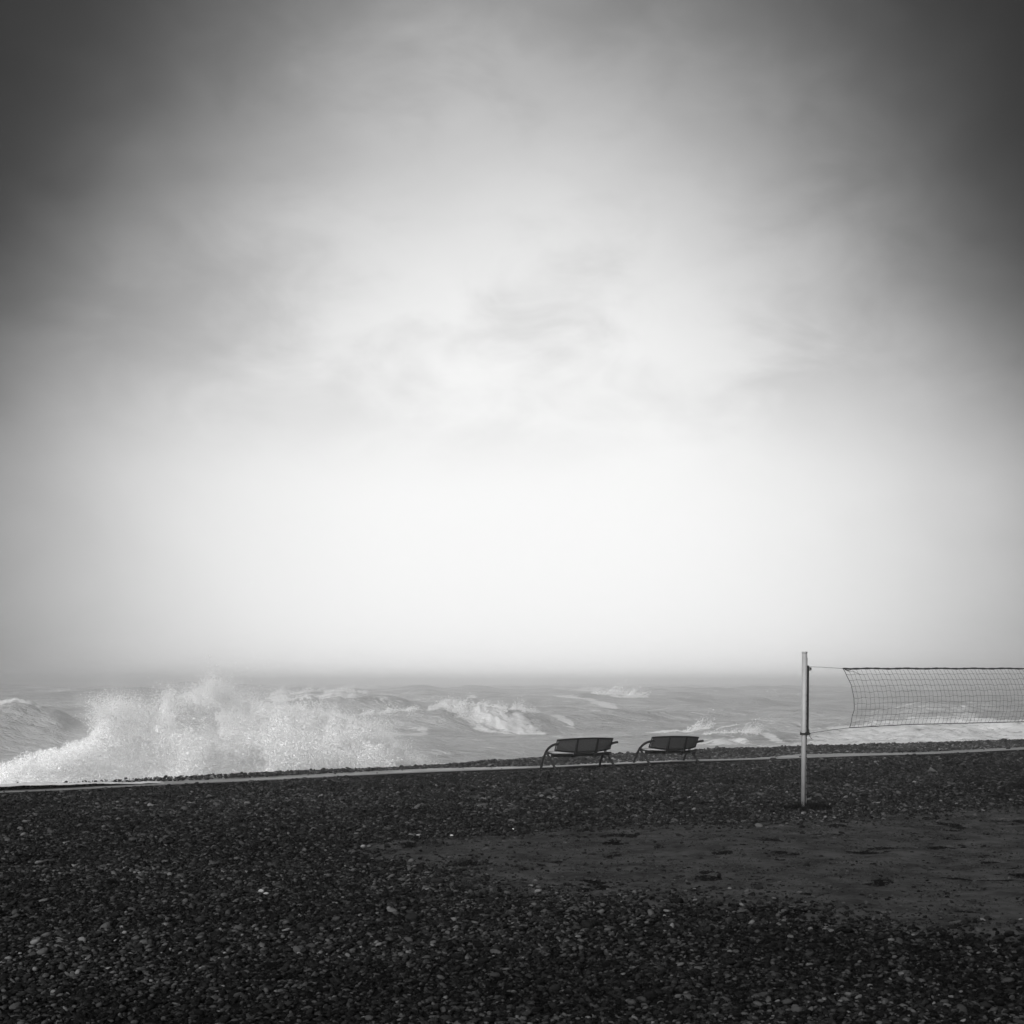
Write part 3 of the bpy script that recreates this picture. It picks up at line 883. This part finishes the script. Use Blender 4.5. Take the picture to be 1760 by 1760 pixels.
bm = bmesh.new(); tube(bm, [(0.125, -0.012, 2.398), (0.45, -0.006, 2.393), net_pt(0, 0)], 0.004, 6); obj('top_cable', bm_mesh(bm, True), M['cord'], net)
pe = net_pt(0, NR)
bm = bmesh.new(); tube(bm, [(0.085, -0.04, 1.262), (0.4, -0.10, 1.300), (pe.x, pe.y, pe.z)], 0.0045, 6); obj('bottom_rope', bm_mesh(bm, True), M['cord'], net)

# ------------------------------------------------------------------ sea
NUc, NVr = 780, 530
fx = np.tan(np.linspace(math.atan(-0.62), math.atan(0.62), NUc))
Yr = np.concatenate([np.linspace(33, 57, 30, endpoint=False), np.linspace(57, 130, 280, endpoint=False), 130 * (5000 / 130.0) ** (np.linspace(0, 1, 220) ** 1.05)])
FX, YY = np.meshgrid(fx, Yr, indexing='ij')
XX = FX * YY
rw = np.random.default_rng(5)
H_ = np.zeros_like(XX); DX = np.zeros_like(XX); DY = np.zeros_like(XX)
Sg, Tg = st(XX, YY)
shoal = sstep(Tg, ct(Sg) + 3, ct(Sg) + 60) * 0.7 + 0.3
for k in range(46):
    lam = 3.0 * (60 / 3.0) ** rw.random()
    th = R(rw.normal(-12, 24))
    kx, ky = math.sin(th), math.cos(th)
    amp = (0.0105 if lam < 7 else 0.0135) * lam ** 0.80 * rw.uniform(0.6, 1.3)
    kk = 2 * math.pi / lam
    ph = rw.uniform(0, 6.283)
    fade = np.clip(lam / (YY * 0.0022 * 6 + 1e-6), 0, 1)     # waves finer than the sheet die out
    a = kk * (kx * XX + ky * YY) + ph + 0.9 * fbm(XX / (lam * 3), YY / (lam * 3), oct=1, seed=k)
    H_ += amp * np.cos(a) * fade
    DX += -kx * amp * 0.9 * np.sin(a) * fade; DY += -ky * amp * 0.9 * np.sin(a) * fade
H_ *= shoal
FO = np.zeros_like(XX)
whitecap = sstep(H_ / float(H_[:, 330:].std()), 1.15, 2.6)
FO = np.maximum(FO, 0.72 * whitecap * sstep(fbm(XX * 0.05, YY * 0.03, oct=3, seed=71), -0.05, 0.3))
LP = lambda px, Y_: (px - 880.0) / 2400.0 * Y_
lump = fbm(XX * 1.5, YY * 1.2, oct=5, seed=80, gain=0.6)
lump2 = np.abs(fbm(XX * 0.55, YY * 0.8, oct=4, seed=85, gain=0.6))
rag = fbm(XX * 0.35, YY * 0.35, oct=3, seed=78)
rag2 = fbm(XX * 0.5, YY * 0.5, oct=3, seed=77)
_tx = np.linspace(-12, 14, 3000)
def f1(v, freq, off, oct, seed):
    return np.interp(v, _tx, fbm(_tx * freq + off, _tx * 0 + 1.0, oct=oct, seed=seed))
def ridge(px0, px1, Y0, Y1, hgt, wf, wb, foam, fl, fr, skew=0.0, fwid=1.0, bumpy=0.0, drape=0.0):
    """a breaking or rearing wave: crest from (px0,Y0) to (px1,Y1)"""
    global H_, FO
    x0, x1 = LP(px0, Y0), LP(px1, Y1)
    L = math.hypot(x1 - x0, Y1 - Y0)
    ux, uy = (x1 - x0) / L, (Y1 - Y0) / L
    v = ((XX - x0) * ux + (YY - Y0) * uy) / L              # 0..1 along
    u = (XX - x0) * uy - (YY - Y0) * ux                    # >0 towards the camera
    u = u + f1(v, 3, px0, 2, int(px0)) * wf * 0.5
    c = 0.5 + skew
    en = np.exp(-np.abs((v - c) / 0.42) ** 2.6)
    sh = 0.82 + 0.36 * f1(v, 9, px0, 3, int(px0) + 5)
    g = sh * np.where(u > 0, 0.55 * np.exp(-np.abs(u) / (0.8 * wf)) + 0.45 / (1 + (u / (1.6 * wf)) ** 2), 0.4 * np.exp(-np.abs(u) / wb) + 0.6 * np.exp(-(u / (1.4 * wb)) ** 2))
    H_ += hgt * g * en
    H_ -= 0.22 * hgt * np.exp(-((u - 2.6 * wf) / (1.2 * wf)) ** 2) * en
    v = v + 0.07 * rag
    fv = sstep(v, fl - 0.06, fl + 0.05) * (1 - sstep(v, fr - 0.05, fr + 0.08))
    crestf = np.exp(-((u - 0.25 * fwid * wf * (0.3 + drape * sstep(v, 0.35, 0.8))) / (wf * (0.22 + 0.55 * drape * sstep(v, 0.35, 0.75)) * fwid)) ** 2)
    ff = foam * crestf * fv * (0.8 + 0.5 * lump + 0.45 * rag2)
    FO = np.maximum(FO, ff)
    if bumpy:
        H_ += bumpy * 0.55 * np.clip(ff, 0, 1) * (0.5 + 1.4 * lump + 0.5 * lump2)
    return
#      px0  px1   Y0   Y1    H    wf   wb  foam
ridge(600, 980, 108, 111, 1.55, 4.0, 5.5, 1.25, 0.06, 0.88, 0.10, 1.0, 0.55, 1.3)      # big central breaker
ridge(430, 660, 140, 141, 1.55, 4.0, 6.0, 1.05, 0.10, 0.85, 0.0, 0.8, 0.35, 0.3)     # behind the splash
ridge(940, 1150, 250, 250, 1.75, 6.0, 9.0, 1.2, 0.40, 0.92, 0.04, 1.2, 0.5, 0.6)    # far crest with blown top
ridge(980, 1230, 104, 106, 1.05, 3.4, 5.0, 0.95, 0.05, 1.0, 0.1, 0.5, 0.2, 0.2)
ridge(1215, 1430, 112, 113, 1.20, 4.0, 5.0, 0.88, 0.25, 0.75, -0.05, 0.4, 0.15, 0.2)
ridge(1180, 1310, 78, 79, 0.70, 2.4, 3.4, 1.05, 0.2, 1.0, 0.0, 0.7, 0.25, 0.5)
ridge(1150, 1280, 150, 150, 0.9, 4.0, 6.0, 0.0, 0.3, 0.6)
ridge(1430, 1760, 120, 122, 0.9, 4.0, 5.0, 0.4, 0.2, 0.8, 0.0, 0.4, 0.15, 0.2)
ridge(1480, 1700, 88, 90, 0.6, 3.0, 4.0, 0.6, 0.1, 0.9, 0.0, 0.5, 0.2, 0.3)
ridge(100, 330, 128, 130, 1.3, 4.0, 5.0, 0.5, 0.2, 0.8, 0.0, 0.4, 0.1, 0.2)
ridge(-150, 150, 90, 92, 1.4, 3.6, 5.0, 0.8, 0.2, 0.8, 0.0, 0.5, 0.2, 0.3)
ridge(560, 900, 69, 71, 0.55, 3.5, 5.0, 0.2, 0.1, 0.9, 0.0, 0.4, 0.05, 0.2)        # smooth swell below the breaker
ridge(760, 1080, 76, 78, 0.40, 3.0, 4.0, 0.2, 0.1, 0.9, 0.0, 0.4, 0.05, 0.2)
rr_ = random.Random(31)
for k in range(58):
    Y_ = 85 * (520 / 85.0) ** rr_.random()
    pc = rr_.uniform(-100, 1900); wpx = rr_.uniform(70, 300)
    if 520 < pc < 1050 and Y_ < 115: continue
    ridge(pc - wpx, pc + wpx, Y_, Y_ + rr_.uniform(-2, 3), rr_.uniform(0.45, 1.05) * (1 + Y_ / 500), 0.022 * Y_ + 1.0, 0.03 * Y_ + 1.5,
          rr_.choice([0.0, 0.0, 0.5, 0.7, 0.85]), rr_.uniform(0.1, 0.4), rr_.uniform(0.5, 0.9), 0.0, 0.32, 0.12, 0.1)
# trailing foam streaks
def streak(px0, px1, Y0, Y1, wid, amt, seed):
    global FO
    x0, x1 = LP(px0, Y0), LP(px1, Y1)
    v = np.clip((XX - x0) / (x1 - x0), 0, 1)
    Yc = Y0 + (Y1 - Y0) * v + wid * 0.9 * fbm(XX * 0.12, XX * 0 + seed, oct=3, seed=seed)
    env = sstep((XX - x0) / (x1 - x0), 0, 0.2) * (1 - sstep((XX - x0) / (x1 - x0), 0.8, 1.0))
    FO = np.maximum(FO, amt * np.exp(-((YY - Yc) / wid) ** 2) * env)
streak(925, 1120, 205, 160, 5.0, 0.86, 91)
streak(1020, 1110, 170, 158, 7.0, 0.80, 92)
streak(640, 760, 100, 104, 3.0, 0.6, 93)
streak(940, 1010, 118, 113, 1.6, 0.9, 94)
streak(1270, 1360, 88, 82, 2.0, 0.8, 95)
streak(980, 1340, 73, 79, 3.0, 0.62, 96)
# surf zone: a rolling band of white water along the shore, wider to the right
out = Tg - ct(Sg)
wide = np.interp(Sg, [-40, 20, 42, 50, 60, 80, 120], [17, 16, 17, 22, 32, 38, 40])
surf = 1 - sstep(out + 5.0 * fbm(XX * 0.12, YY * 0.12, oct=4, seed=101), wide - 6, wide + 3)
FO = np.maximum(FO, surf * (0.72 + 0.35 * lump + 0.2 * fbm(XX * 0.2, YY * 0.3, seed=104)))
H_ += surf * (0.10 + 0.30 * lump + 0.15 * lump2) * sstep(out, 4, 14)
# drifting background foam
FO = np.maximum(FO, 0.12 + 0.22 * fbm(XX * 0.10, YY * 0.07, oct=5, seed=110, gain=0.6))
V = np.stack([(XX + DX * shoal).ravel(), (YY + DY * shoal).ravel(), (SEA + H_).ravel()], 1)
sme = grid_mesh(V, NUc, NVr)
fattr(sme, 'foam', np.clip(FO, 0, 1.2))
sea = obj('sea', sme, M['sea']); tag(sea, kind='structure')

# ------------------------------------------------------------------ spray: clouds of droplets
def droplets(name, P, rad, parent=None, material=None, flake=False):
    """each drop a tiny randomly turned tetrahedron"""
    n = len(P)
    T = np.array([(1, 1, 1), (1, -1, -1), (-1, 1, -1), (-1, -1, 1)], float) / 1.2
    q = rng.normal(size=(n, 4)); q /= np.linalg.norm(q, axis=1)[:, None]
    a, b, c, d_ = q.T
    Rm = np.stack([1 - 2 * (c * c + d_ * d_), 2 * (b * c - a * d_), 2 * (b * d_ + a * c),
                   2 * (b * c + a * d_), 1 - 2 * (b * b + d_ * d_), 2 * (c * d_ - a * b),
                   2 * (b * d_ - a * c), 2 * (c * d_ + a * b), 1 - 2 * (b * b + c * c)], 1).reshape(n, 3, 3)
    V = P[:, None, :] + np.einsum('nij,kj->nki', Rm, T) * rad[:, None, None]
    F = (np.array([(0, 1, 2), (0, 3, 1), (0, 2, 3), (1, 3, 2)])[None] + 4 * np.arange(n)[:, None, None]).reshape(-1, 3)
    nv = 4
    if flake:                       # finest mist: one facet per speck
        V = V[:, :3]; F = np.arange(3 * n).reshape(-1, 3); nv = 3
    me = bpy.data.meshes.new(name)
    me.vertices.add(nv * n); me.vertices.foreach_set('co', np.ascontiguousarray(V, np.float32).ravel())
    me.loops.add(F.size); me.loops.foreach_set('vertex_index', F.astype(np.int32).ravel())
    me.polygons.add(len(F)); me.polygons.foreach_set('loop_start', np.arange(len(F), dtype=np.int32) * 3)
    me.update(calc_edges=True)
    return obj(name, me, material or M['spray'], parent)
# outline of the great splash: top height (px row) against px column, at a given shore distance
ox = np.array([-60, 0, 60, 115, 150, 168, 180, 205, 238, 256, 282, 310, 340, 365, 390, 420, 455, 500, 540, 580, 620, 655, 690, 715, 745])
oy = np.array([1330, 1312, 1295, 1275, 1262, 1238, 1208, 1200, 1208, 1224, 1188, 1190, 1182, 1168, 1186, 1204, 1208, 1208, 1216, 1222, 1236, 1250, 1278, 1300, 1322])
def splash(n, r0):
    px = rng.uniform(-60, 745, n)
    tt = ct(np.full(n, 10.0)) + rng.normal(5.2, 1.5, n)
    f = (px - 880.0) / 2400.0
    Yp = tt / (f * NX + NY)
    Xp = f * Yp
    top = np.interp(px, ox, oy) + 34 * fbm(px / 30.0, tt * 0.5, oct=5, seed=200, gain=0.62)
    ztop = EYE - Yp * (top - 1172.0) / 2400.0
    zb = -1.3
    hh = np.maximum(ztop - zb, 0.05)
    # taller in the middle of the curtain, lower at front and back
    prof = np.exp(-((tt - (ct(np.full(n, 10.0)) + 5.2)) / 3.0) ** 2)
    u = rng.random(n) ** 0.85
    z = zb + u * hh * (0.55 + 0.45 * prof)
    # billows
    q = fbm(Xp * 0.95 + 0.45 * z, Yp * 0.42, z * 1.15 - 0.2 * Xp, oct=5, seed=210, gain=0.58)
    q2 = fbm(Xp * 2.9, Yp * 0.9, z * 2.9, oct=3, seed=220, gain=0.6)
    rel = (z - zb) / hh
    edge = np.clip((1 - rel) * 3.2, 0, 1) ** 0.8
    dens = (0.08 + 1.75 * sstep(q + 0.32 * q2 + 0.10 * sstep(px, 330, 470), -0.02, 0.22)) * (0.05 + 0.95 * edge)
    right = sstep(px, 640, 560)
    dens = dens * (0.35 + 0.65 * (1 - sstep(px, 600, 740)))
    keep = rng.random(n) < dens * 0.85
    P = np.stack([Xp, Yp, z], 1)[keep]
    rad = r0 * np.exp(rng.normal(0, 0.42, len(P)))
    return P, np.clip(rad, 0.003, 0.03)
Pm, radm = splash(3200000, 0.0060)
P, rad = splash(70000, 0.0080)
# flung wisps and jets
JP, JR = [], []
for k in range(190):
    px = rng.choice([rng.uniform(165, 440), rng.uniform(430, 720)], p=[0.65, 0.35])
    t0 = float(ct(10.0)) + rng.normal(5.0, 1.0)
    f = (px - 880) / 2400; Yp = t0 / (f * NX + NY)
    top = np.interp(px, ox, oy); zt = EYE - Yp * (top - 1172) / 2400
    L = rng.uniform(0.25, 0.75) * (1.5 if rng.random() < 0.12 else 1); nn = int(520 * L)
    a = rng.normal(0, 0.30) + (px - 330) / 260.0
    u = rng.random(nn) ** 1.5
    cx = f * Yp + np.sin(a) * L * u; cz = zt - 0.35 + L * u * math.cos(a) - 0.25 * (L * u) ** 2
    sp = 0.03 + 0.10 * u
    JP.append(np.stack([cx + rng.normal(0, 1, nn) * sp, Yp + rng.normal(0, 0.25, nn), cz + rng.normal(0, 1, nn) * sp], 1))
    JR.append(0.005 * np.exp(rng.normal(0, 0.5, nn)))
# loose drops fringe
nn = 14000
px = rng.uniform(150, 760, nn); t0 = ct(10.0) + rng.normal(5, 1.5, nn)
f = (px - 880) / 2400; Yp = t0 / (f * NX + NY)
zt = EYE - Yp * (np.interp(px, ox, oy) - 1172) / 2400
cl = sstep(fbm(px / 30.0, zt * 0, oct=3, seed=230), -0.15, 0.5)
z = zt + rng.exponential(0.22, nn) * (0.35 + cl) - 0.15
JP.append(np.stack([f * Yp, Yp, z], 1)); JR.append(0.0055 * np.exp(rng.normal(0, 0.5, nn)))
bw_ = empty('breaking_wave', (LP(400, 37), 37, -1.5))
tag(bw_, 'huge burst of white spray from a wave crashing on the shingle at left', 'breaking wave')
o = droplets('fine_spray', Pm - np.array(bw_.location)[None], radm, bw_, flake=True)
o = droplets('spray_cloud', P - np.array(bw_.location)[None], rad, bw_)
o = droplets('flying_drops', np.concatenate(JP) - np.array(bw_.location)[None], np.clip(np.concatenate(JR), .003, .02), bw_)

# soft mist that hangs in the splash (a real volume, denser low down)
def mist():
    bm = bmesh.new()
    x0, x1 = -14.0, 1.0
    bmesh.ops.create_cube(bm, size=1.0)
    me = bm_mesh(bm)
    m, t = mat('spray_mist')
    tc = t.n('ShaderNodeTexCoord').outputs['Object']
    g = t.n('ShaderNodeTexCoord').outputs['Generated']
    sp = t.n('ShaderNodeSeparateXYZ', {0: g})
    def dome(v): # 0 at the faces, 1 in the middle
        a = t.m('SUBTRACT', t.m('MULTIPLY', v, 2.0), 1.0)
        return t.m('SUBTRACT', 1.0, t.m('MULTIPLY', a, a))
    e = t.m('MULTIPLY', dome(sp.outputs[0]), dome(sp.outputs[1]))
    up = t.m('SUBTRACT', 1.0, sp.outputs[2])
    pos = t.n('ShaderNodeMapping', {'Vector': g, 'Scale': (14.0, 6.0, 3.6)}).outputs[0]
    nz = t.noise(pos, 0.85, 4, 0.55)
    dn = t.m('MULTIPLY', t.m('MULTIPLY', e, up), t.smooth(nz, 0.40, 0.66))
    pv = t.n('ShaderNodeVolumePrincipled', {'Color': (1, 1, 1, 1), 'Density': t.m('MULTIPLY', dn, 0.9), 'Anisotropy': 0.1})
    t.link(pv.outputs[0], t.n('ShaderNodeOutputMaterial').inputs['Volume'])
    o = obj('mist', me, m, bw_)
    c = Vector((LP(400, 37.0), 36.6, 0.55))
    o.location = c - bw_.location
    o.rotation_euler = (0, 0, R(33)); o.scale = (15.0, 5.5, 4.3)
mist()

# spray blown off the crests further out; it starts on the crest line of the sea itself
SX, SY, SZ = V[:, 0].reshape(NUc, NVr), V[:, 1].reshape(NUc, NVr), V[:, 2].reshape(NUc, NVr)
def crest_spray(px0, px1, Y, spread, n, label, lean=0.0, grow=None, rad=0.014, below=0.6):
    v = rng.random(n)
    f = (px0 + (px1 - px0) * v - 880) / 2400
    ci = np.clip(np.searchsorted(fx, f), 0, NUc - 1)
    rows = np.where((Yr > Y - 7) & (Yr < Y + 7))[0]
    k = rows[0] + np.argmax(SZ[:, rows] , axis=1)[ci]
    cx, cy, cz = SX[ci, k], SY[ci, k], SZ[ci, k]
    g = np.ones(n) if grow is None else np.interp(v, *grow)
    cl = fbm(cx * 1.1, cx * 0 + Y, oct=4, seed=int(px0), gain=0.6)
    keep = rng.random(n) < (0.55 + 1.1 * cl) * g
    up = rng.exponential(0.45, n) * spread * (0.4 + g * 0.8) * np.clip(0.7 + 1.3 * cl, 0.1, 2)
    dn = rng.random(n) ** 1.4 * below * spread
    P = np.stack([cx + lean * up + rng.normal(0, 0.10, n), cy - dn * 1.6 - 0.1 + rng.normal(0, 0.25, n), cz + up - dn], 1)[keep]
    root = Vector((float(P[:, 0].mean()), Y, SEA))
    o = droplets('wave_spray', P - np.array(root)[None], (rad * Y / 85) * np.exp(rng.normal(0, 0.4, len(P))))
    o.location = root
    tag(o, label, 'wave crest', 'spray blown off breaking wave crests')
crest_spray(630, 935, 109, 0.42, 60000, 'white foaming top of the big breaker in the middle, left of the benches', 0.3, ([0, .4, .55, .75, .85, 1], [.15, .25, .8, 1, 1, .25]), below=2.6)
crest_spray(465, 625, 140, 0.45, 12000, 'thin foaming crest just behind the great splash', 0.5, ([0, 1], [.7, .7]))
crest_spray(1015, 1110, 250, 0.9, 12000, 'spray blown back off the farthest breaking crest', 0.9, ([0, .3, .7, 1], [.4, 1, 1, .3]))
crest_spray(1165, 1205, 105, 0.6, 7000, 'small puff of spray on a wave above the right-hand bench', 0.7)
crest_spray(1200, 1300, 78, 0.25, 7000, 'low foaming crest close inshore just right of the benches', 0.3)

# ------------------------------------------------------------------ foam swept over the shingle behind the path at far left
def wash():
    ss = np.arange(-1.0, 13.0, 0.06); tt = np.arange(-0.15, 3.2, 0.05)
    S2, T2 = np.meshgrid(ss, tt, indexing='ij')
    x, y = xy(S2, kt(S2) + T2 + 0.35)
    fade = sstep(S2, 12.5, 7.0)
    z = ground_z(x, y) - 0.05 + 0.13 * fade + 0.04 * fbm(x * 2.0, y * 2.0, oct=4, seed=300)
    zz = np.where(T2 < 0.9, np.maximum(z, -0.2), z)
    zz = zz + np.where(T2 + 0.35 < 1.2, 0.052 * fade - 0.02, 0)
    me = grid_mesh(np.stack([x.ravel(), y.ravel(), zz.ravel()], 1), len(ss), len(tt))
    m, t = mat('swash_foam')
    tc = t.n('ShaderNodeTexCoord').outputs['Object']
    v = t.m('ADD', 0.42, t.m('MULTIPLY', t.noise(tc, 3.0, 6, 0.65), 0.45))
    c = t.n('ShaderNodeCombineColor', {0: v, 1: v, 2: v}).outputs[0]
    b = t.n('ShaderNodeBump', {'Strength': 0.5, 'Distance': 0.05, 'Height': t.noise(tc, 9, 5, 0.6)})
    p = t.n('ShaderNodeBsdfPrincipled', {'Base Color': c, 'Roughness': 0.5, 'Normal': b.outputs[0]})
    t.link(p.outputs[0], t.n('ShaderNodeOutputMaterial').inputs[0])
    o = obj('swash_foam', me, m)
    tag(o, 'white foam washed over the pebbles behind the path at far left', 'foam', kind='stuff')
wash()

# ------------------------------------------------------------------ haze
def haze():
    bm = bmesh.new()
    box(bm, (0, 2500, 1.0), (9000, 5600, 12.0))      # z -5 .. 7
    me = bm_mesh(bm)
    m, t = mat('sea_haze')
    pv = t.n('ShaderNodeVolumePrincipled', {'Color': (1, 1, 1, 1), 'Density': 0.0019, 'Anisotropy': 0.91})
    t.link(pv.outputs[0], t.n('ShaderNodeOutputMaterial').inputs['Volume'])
    o = obj('haze', me, m)
    tag(o, 'pale sea haze hanging over the water', 'haze', kind='stuff')
haze()
